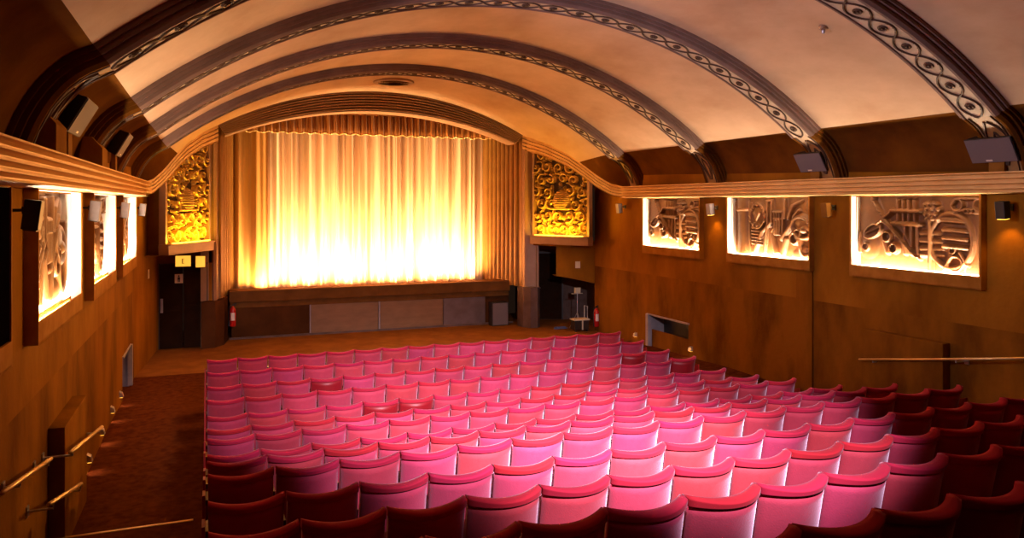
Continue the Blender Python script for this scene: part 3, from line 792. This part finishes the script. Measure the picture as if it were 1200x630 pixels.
# ------------------------------------------------------------------ loudspeakers on the cornices
def cab(side, y0, y1, zt, label, m_front):
    """wedge loudspeaker whose front leans out and looks down into the hall"""
    ym = (y0 + y1) / 2; h = y1 - y0; zb = zt - .35
    t = thing('loudspeaker', label, 'speaker', (CX + side * 6.06, ym, .47), group='tilted loudspeakers on the cornices')
    def Pp(t_, z): return (side * (t_ - 6.06), z - .47)
    FT, FB, BB, BT = Pp(5.865, zt), Pp(6.06, zb), Pp(6.20, zb + .08), Pp(6.03, zt + .06)
    g = G()
    ring = [FT, FB, BB, BT]
    P = [(p[0], -h / 2 * q, p[1]) for p, q in zip(ring, (1, 1, .8, .8))] + [(p[0], h / 2 * q, p[1]) for p, q in zip(ring, (1, 1, .8, .8))]
    g.add(P, [(0, 1, 2, 3), (7, 6, 5, 4), (0, 4, 5, 1), (1, 5, 6, 2), (2, 6, 7, 3), (3, 7, 4, 0)]); g.build('cabinet', M_blackw, t, bevel=.008)
    a = Vector((FT[0], 0, FT[1])); b = Vector((FB[0], 0, FB[1])); d = b - a; nv = Vector((-side * abs(d.z), 0, -abs(d.x))).normalized()
    def fr(u0, u1, y0_, y1_, o0, o1, gg):
        c = []
        for o_ in (o0, o1):
            for u in (u0, u1):
                for yy in (y0_, y1_): q = a + d * u + nv * o_; c.append((q.x, yy, q.z))
        gg.add(c, [(0, 1, 3, 2), (4, 6, 7, 5), (0, 4, 5, 1), (2, 3, 7, 6), (0, 2, 6, 4), (1, 5, 7, 3)])
    g = G(); fr(.03, .97, -h / 2 + .015, h / 2 - .015, 0, .012, g); f = g.build('speaker_front', m_front, t)
    g = G(); fr(.86, .92, .02, .12, .012, .017, g); g.build('badge', M_white, f)
    g = G(); g.box(-.03 + side * .05, .03 + side * .05, -.12, .12, -.01, zb + .06 - .47); g.build('bracket', M_bronze, t)
    return t
for ry, lb in ((7.9, 'brown plinth block on the left cornice under the rib nearest the camera'), (11.15, 'brown plinth block on the left cornice between the two tilted loudspeakers')):
    g = G(); g.prism([(CX - 6.27, .46), (CX - 5.98, .46), (CX - 5.98, .70), (CX - 6.10, .84), (CX - 6.2, .84)], ry - .1, ry + .45, 'y')
    tag(g.build('plinth_block', M_wall, bevel=.005), lb, 'block')
cab(1, 7.66, 8.40, .95, 'brown fronted loudspeaker on the right cornice nearest the camera', M_spk)
cab(1, 11.35, 12.05, .95, 'lilac fronted loudspeaker on the right cornice under the second rib', M_spk_l)
cab(-1, 8.85, 9.65, 1.07, 'lilac fronted loudspeaker tilted over the left cornice nearest the camera', M_spk_l)
cab(-1, 13.35, 14.05, 1.09, 'smaller lilac fronted loudspeaker over the left cornice nearer the stage', M_spk_l)

# ------------------------------------------------------------------ lower wall joinery and rails
def wall_box(side, y0, y1, z0, z1, label, depth=.16):
    x0 = wall_x(side, y0, WO); x1 = wall_x(side, y1, WO)
    g = G(); g.prism([(x0, y0), (x1, y1), (x1 - side * depth, y1), (x0 - side * depth, y0)], z0, z1)
    g.v = [(p[0], p[1], p[2]) for p in g.v]
    o = g.build('wall_boxing', M_wall_low, bevel=.006); tag(o, label, 'boxing'); return o
wall_box(1, 9.0, 10.6, floor_z(9.5) , -2.24, 'projecting brown boxing on the right wall behind the brass rail')
wall_box(-1, 9.5, 11.0, floor_z(10), -2.40, 'projecting brown boxing on the left wall beside the handrails')
g = G(); x = wall_x(1, 12.1, WO)
g.box(x - .03, x - .002, 11.98, 12.42, -3.7, -1.34); o = g.build('cover_strip', M_wall_low, bevel=.004); tag(o, 'vertical boxed cover strip down the middle of the right wall', 'cover strip')
def rail(pts, brs, side, label, mats=M_brass, r=.022):
    t = thing('handrail', label, 'handrail', pts[0]); o0 = Vector(pts[0])
    g = G(); g.tube([Vector(p) - o0 for p in pts], r, 10); g.build('rail', mats, t, smooth=True)
    for b in brs:
        b = Vector(b); xw = wall_x(side, b.y, WO)
        g = G(); g.tube([b - o0, Vector((b.x, b.y, b.z - .05)) - o0, Vector((xw, b.y, b.z - .05)) - o0], .012, 8)
        g.box(min(xw, xw - side * .015) - o0.x, max(xw, xw - side * .015) - o0.x, b.y - .04 - o0.y, b.y + .04 - o0.y, b.z - .1 - o0.z, b.z - o0.z)
        g.build('bracket', M_steel, t)
def wr(side, y, off=.09): return wall_x(side, y, WO - off)
rail([(wr(1, 10.75, .25), 10.6, -2.78), (wr(1, 9.2, .25), 9.2, -2.52), (wr(1, 6.8, .25), 6.8, -2.05)], [(wr(1, 10.3, .25), 10.3, -2.72), (wr(1, 8.7, .25), 8.7, -2.42)], 1, 'long brass handrail along the right wall')
rail([(wr(-1, 7.0, .13), 7.0, -2.23), (wr(-1, 8.9, .13), 8.9, -2.55)], [(wr(-1, 7.6, .13), 7.6, -2.33), (wr(-1, 8.8, .13), 8.8, -2.53)], -1, 'brass handrail at the lower left edge of the photo, nearest the camera')
rail([(wr(-1, 9.05, .28), 9.05, -2.55), (wr(-1, 11.5, .28), 11.4, -2.92)], [(wr(-1, 9.2, .28), 9.2, -2.57), (wr(-1, 11.3, .28), 11.25, -2.9)], -1, 'brass handrail over the boxing on the left wall')
rail([(wr(-1, 8.3, .22), 8.3, -3.15 + .35), (wr(-1, 9.4, .22), 10.2, -3.25)], [(wr(-1, 10.0, .22), 10.1, -3.24), (wr(-1, 8.4, .22), 8.5, -2.86)], -1, 'thin lower handrail near the floor on the left wall')

# low hatches in the side walls
for side in (1, -1):
    h = HATCH[side]; x = wall_x(side, h[1], WO)
    t = thing('wall_hatch', 'low open hatch with grey frame in the right wall beside the seats' if side > 0 else 'low grey framed hatch at the foot of the left wall', 'hatch', (x, (h[0] + h[1]) / 2, -3.8)); o0 = Vector(t.location)
    def hb(x0, x1, y0, y1, z0, z1, gg): gg.box(min(x0, x1) - o0.x, max(x0, x1) - o0.x, y0 - o0.y, y1 - o0.y, z0 - o0.z, z1 - o0.z)
    g = G(); hb(x - side * .05, x + side * .05, h[1] - .03, h[1] + .09, -3.8, h[3] + .03, g); g.build('upright', M_grey, t, bevel=.005)
    g = G(); hb(x - side * .02, x + side * .05, h[0] - .05, h[1] + .09, h[3], h[3] + .04, g); g.build('head_rail', M_grey, t, bevel=.005)
    if side > 0:
        g = G(); hb(x + side * .08, x + side * .11, h[0], h[1] - .02, -3.9, -3.36, g); g.build('hatch_board', M_wall_low, t)
# low aisle lights at the foot of the walls
for i, (side, y) in enumerate(((-1, 12.2), (-1, 13.5), (-1, 14.8), (-1, 16.1), (1, 18.6), (1, 16.02))):
    x = wall_x(side, y, WO); z = floor_z(y) + .22
    t = thing('aisle_light', ['chrome foot light on the left wall, nearest the camera', 'chrome foot light on the left wall, second from the camera',
        'chrome foot light on the left wall, third from the camera', 'chrome foot light on the left wall beside the hatch',
        'chrome foot light at the base of the right wall beyond the hatch', 'chrome foot light on the right wall at the near side of the hatch'][i], 'foot light', (x, y, z), group='foot lights along the wall bases')
    s_ = -side
    g = G(); g.prism([(0, -.05), (s_ * .07, -.05), (s_ * .05, .03), (0, .06)], -.06, .06, 'y'); g.build('hood', M_steel, t, bevel=.003)
    g = G(); g.box(min(s_ * .01, s_ * .06), max(s_ * .01, s_ * .06), -.05, .05, -.056, -.05); g.build('lens', M_glow, t)
    spot('foot_beam', (x + s_ * .05, y, z - .07), (x + s_ * .22, y, z - .5), 2.2, (1, .62, .45), 95, .3, .01)

# ------------------------------------------------------------------ ceiling fittings
t = thing('ceiling_vent', 'round dark slatted vent in the ceiling just before the proscenium', 'vent', (4.72, 20.75, 3.30))
g = G(); g.lathe([(.44, -.05), (.54, -.05), (.55, -.02), (.55, .03), (.44, .03)], n=40); g.build('ring', M_pros, t)
g = G(); g.lathe([(.001, -.01), (.45, -.01)], n=40)
for i in range(7): g.lathe([(.06 * i + .03, -.035), (.06 * i + .055, -.02)], n=36)
g.build('grating', M_dark_brown, t)
t = thing('ceiling_fitting', 'small chrome fitting on the pale vault between two ribs, upper right', 'ceiling fitting', (CX + 3.65, 8.9, ZC + math.sqrt(RV ** 2 - 3.65 ** 2)))
g = G(); g.lathe([(.001, -.03), (.06, -.03), (.07, .0), (.07, .03)], n=16); g.build('rose', M_pros, t)
g = G(); g.lathe([(.001, -.10), (.025, -.09), (.03, -.05), (.02, -.03)], n=12); g.build('bulb_holder', M_steel, t)

# ------------------------------------------------------------------ extinguishers, stand and case
def extinguisher(loc, label, back):
    t = thing('fire_extinguisher', label, 'fire extinguisher', loc, group='red fire extinguishers')
    g = G(); g.lathe([(.001, 0), (.07, 0), (.08, .02), (.08, .44), (.065, .50), (.03, .53), (.03, .56), (.001, .56)], n=20); cy = g.build('cylinder', M_red, t, smooth=True)
    g = G(); g.tube([(0, 0, .56), (.0, 0, .60), (.09, 0, .63)], .014); g.tube([(0, 0, .59), (.10, 0, .58)], .009); g.build('valve_handle', M_black, t)
    g = G(); g.tube([(0, -.02, .58), (-.09, -.03, .56), (-.11, -.03, .40), (-.10, -.03, .15)], .012); g.lathe([(.012, 0), (.025, -.14), (.02, -.14)], (-.10, -.03, .15), 10); g.build('hose', M_black, t)
    rows = [[(.0815 * math.cos(a), .0815 * math.sin(a), z) for a in [(-2.3 + 1.4 * k / 8) for k in range(9)]] for z in (.17, .38)]
    g = G(); g.grid(rows); g.build('label_panel', M_white, cy)
    g = G(); g.box(-.03, .03, .075, back, .2, .45); g.build('wall_bracket', M_black, t)
extinguisher((.68, 22.86, -3.41), 'red fire extinguisher hanging at the left end of the stage', .2)
extinguisher((10.90, 20.78, -3.70), 'red fire extinguisher standing beside the recess right of the stage', .12)
t = thing('tripod_stand', 'thin metal tripod stand with clamp in the dark recess right of the stage', 'stand', (10.60, 21.45, -3.85))
g = G(); g.tube([(0, 0, .25), (0, 0, 1.15)], .012); g.build('pole', M_steel, t)
for k in range(3):
    a = 2 * PI * k / 3 + .4; g = G(); g.tube([(0, 0, .5), (.25 * math.cos(a), .25 * math.sin(a), .01)], .010); g.build('leg', M_steel, t)
g = G(); g.box(-.09, .09, -.04, .04, 1.10, 1.26); g.tube([(-.2, 0, 1.08), (.18, 0, 1.08)], .01); g.build('clamp_head', M_cream_card, t)
t = thing('equipment_case', 'small dark trolley case with white trim at the foot of the extinguisher', 'case', (10.50, 21.05, -3.855))
g = G(); g.box(-.25, .22, -.15, .15, .06, .34); g.build('case_body', M_blackw, t, bevel=.01)
g = G(); g.box(-.27, .24, -.17, .17, .34, .38); g.box(-.02, .02, -.165, -.15, .06, .34); g.build('case_trim', M_cream_card, t)
for dx in (-.2, .17):
    g = G(); g.lathe([(.001, -.02), (.03, -.02), (.03, .02), (.001, .02)], (dx, -.1, .03), 10, M=Matrix.Rotation(PI / 2, 4, 'Y')); g.build('wheel', M_black, t)
g = G(); g.tube([(.19, -.1, .36), (.19, -.1, .75), (.19, .1, .75), (.19, .1, .36)], .012); g.build('handle', M_white, t)
g = G(); pts = []
for i in range(40):
    a = i * .55; r = .10 + .05 * math.sin(i * 1.3); pts.append((r * 1.5 * math.cos(a), r * math.sin(a), .012 + .001 * i))
g.tube(pts, .011, 6); o = g.build('cable_coil', M_blue, loc=(10.1, 21.6, -3.85)); tag(o, 'loose blue cable coiled on the floor by the recess door', 'cable')

# ------------------------------------------------------------------ seats
SW = .5125
def seat_parts():
    Wd = .496; H0, H1 = .42, .985
    def back_surface(thick, z0, z1, bulge, nz, inset=0, roll=0, top_dip=.02):
        """closed shell; rear (-y) side bulges towards the back of the hall"""
        g = G(); nx = 16; rows = []
        for j in range(nz + 1):
            v = j / nz; z = z0 + (z1 - z0) * v
            rowR = []; rowF = []
            for i in range(nx + 1):
                q = -1 + 2 * i / nx; x = q * (Wd / 2 - inset); b = bulge * (1 - q * q)
                lean = -.20 * (z - .44)
                rz_ = z - top_dip * (1 - q * q) * v
                rnd = 0
                if roll and v > .82: rnd = roll * (1 - math.sqrt(max(0, 1 - ((v - .82) / .18) ** 2)))
                rowR.append((x, lean - b - thick / 2 + rnd, rz_)); rowF.append((x, lean - b * .8 + thick / 2 - rnd, rz_))
            rows.append(rowR + rowF[::-1])
        g.grid(rows, 0, close=True)
        n = len(rows[0]); k = nx + 1
        for r in (rows[0], rows[-1]):
            g.add(r, [(i, i + 1, n - 2 - i, n - 1 - i) for i in range(k - 1)])
        return g
    P = {}
    P['backrest'] = back_surface(.060, H0, .935, .110, 8, .004)
    P['top_roll'] = back_surface(.088, .925, .982, .115, 8, .0, roll=.036)
    # tip-up cushion, folded up against the backrest
    g = G(); rows = []
    for j in range(9):
        v = j / 8; row = []
        for i in range(13):
            q = -1 + 2 * i / 12; x = q * .215; th = .05 * math.sqrt(max(0, 1 - abs(q) ** 6)) * math.sqrt(max(.02, 1 - abs(2 * v - 1) ** 5)) + .02
            row.append((x, .10 + th + .02 * v - .06 * (1 - q * q) * .4, .38 + .35 * v))
        for i in range(13):
            q = 1 - 2 * i / 12; row.append((q * .215, .065 + .02 * v - .02 * (1 - q * q), .38 + .35 * v))
        rows.append(row)
    g.grid(rows, 0, close=True); n = 26
    for r in (rows[0], rows[-1]): g.add(r, [(i, i + 1, n - 2 - i, n - 1 - i) for i in range(12)])
    P['seat_cushion'] = g
    return P
SP = seat_parts()
def side_standard(x):
    g = G(); poly = [(-.06, 0.0), (.20, 0.0), (.13, .12), (.16, .36), (.22, .68), (-.01, .71), (.02, .38), (-.05, .25)]
    g.prism(poly, x - .0090, x + .0090, 'x'); return g
def armrest(x):
    g = G(); poly = [(-.01, .705), (.26, .675), (.28, .705), (.24, .73), (-.02, .750)]
    g.prism(poly, x - .0095, x + .0095, 'x'); return g
proto_root = None; meshes = {}
def end_panel(x):
    g = G(); g.prism([(-.20, .10), (-.10, .02), (.28, .02), (.31, .66), (.24, .74), (-.04, .80), (-.17, .84)], x - .010, x + .010, 'x'); return g
def make_mesh(name, g, m, smooth):
    o = g.build(name, m, smooth=smooth); me = o.data; bpy.data.objects.remove(o); return me
meshes['backrest'] = make_mesh('backrest', SP['backrest'], M_seat, True)
meshes['backrest_new'] = make_mesh('backrest', SP['backrest'], M_seat_new, True)
meshes['top_roll'] = make_mesh('top_roll', SP['top_roll'], M_seat_top, True)
meshes['seat_cushion'] = make_mesh('seat_cushion', SP['seat_cushion'], M_seat, True)
meshes['armrest'] = make_mesh('armrest', armrest(-.254), M_arm, False)
meshes['armrest_r'] = make_mesh('armrest', armrest(.262), M_arm, False)
meshes['end_panel'] = make_mesh('end_panel', end_panel(-.276), M_seat_side, False)
meshes['end_panel_r'] = make_mesh('end_panel', end_panel(.286), M_seat_side, False)
meshes['leg'] = make_mesh('leg', side_standard(-.254), M_seat_side, False)
meshes['leg_r'] = make_mesh('leg', side_standard(.262), M_seat_side, False)
ROW_Y = [14.52, 13.58, 12.65, 11.80, 10.93, 10.09, 9.25, 8.34, 7.42, 6.51, 5.60, 4.69, 3.78, 2.87]
ROW_TOP = [2.72, 2.75, 2.775, 2.78, 2.79, 2.73, 2.61, 2.515, 2.30, 2.12, 2.01, 1.86, 1.68, 1.50]
ORD = ['first', 'second', 'third', 'fourth', 'fifth', 'sixth', 'seventh', 'eighth', 'ninth', 'tenth', 'eleventh', 'twelfth', 'thirteenth', 'fourteenth', 'fifteenth', 'sixteenth']
NEW = {(2, 3), (2, 14), (4, 4), (4, 5), (3, 15)}
for r in range(14):
    for k in range(16):
        new = (r, k) in NEW
        t = bpy.data.objects.new('cinema_seat', None); col.objects.link(t); t.empty_display_size = .1
        t.location = (SW * (k + .5), ROW_Y[r] + .12, -ROW_TOP[r] - .982)
        t.rotation_euler = (0, 0, random.uniform(-.002, .002))
        row = 'front row' if r == 0 else ORD[r] + ' row from the stage'
        place = 'at the left aisle end' if k == 0 else ('at the right wall end' if k == 15 else ORD[k] + ' from the left aisle')
        tag(t, ('darker reupholstered red cinema seat, ' if new else 'red velvet cinema seat, ') + place + ', ' + row, 'seat', 'rows of red velvet cinema seats')
        items = [('backrest', meshes['backrest_new' if new else 'backrest']), ('top_roll', meshes['top_roll']), ('seat_cushion', meshes['seat_cushion']), ('armrest', meshes['armrest']), ('leg', meshes['leg'])]
        if k == 0: items += [('end_panel', meshes['end_panel'])]
        if k == 15: items += [('end_panel', meshes['end_panel_r']), ('armrest', meshes['armrest_r']), ('leg', meshes['leg_r'])]
        for nm, me in items:
            o = bpy.data.objects.new(nm, me); col.objects.link(o); o.parent = t
        if r == 3 and k == 15: t.location.z += .03
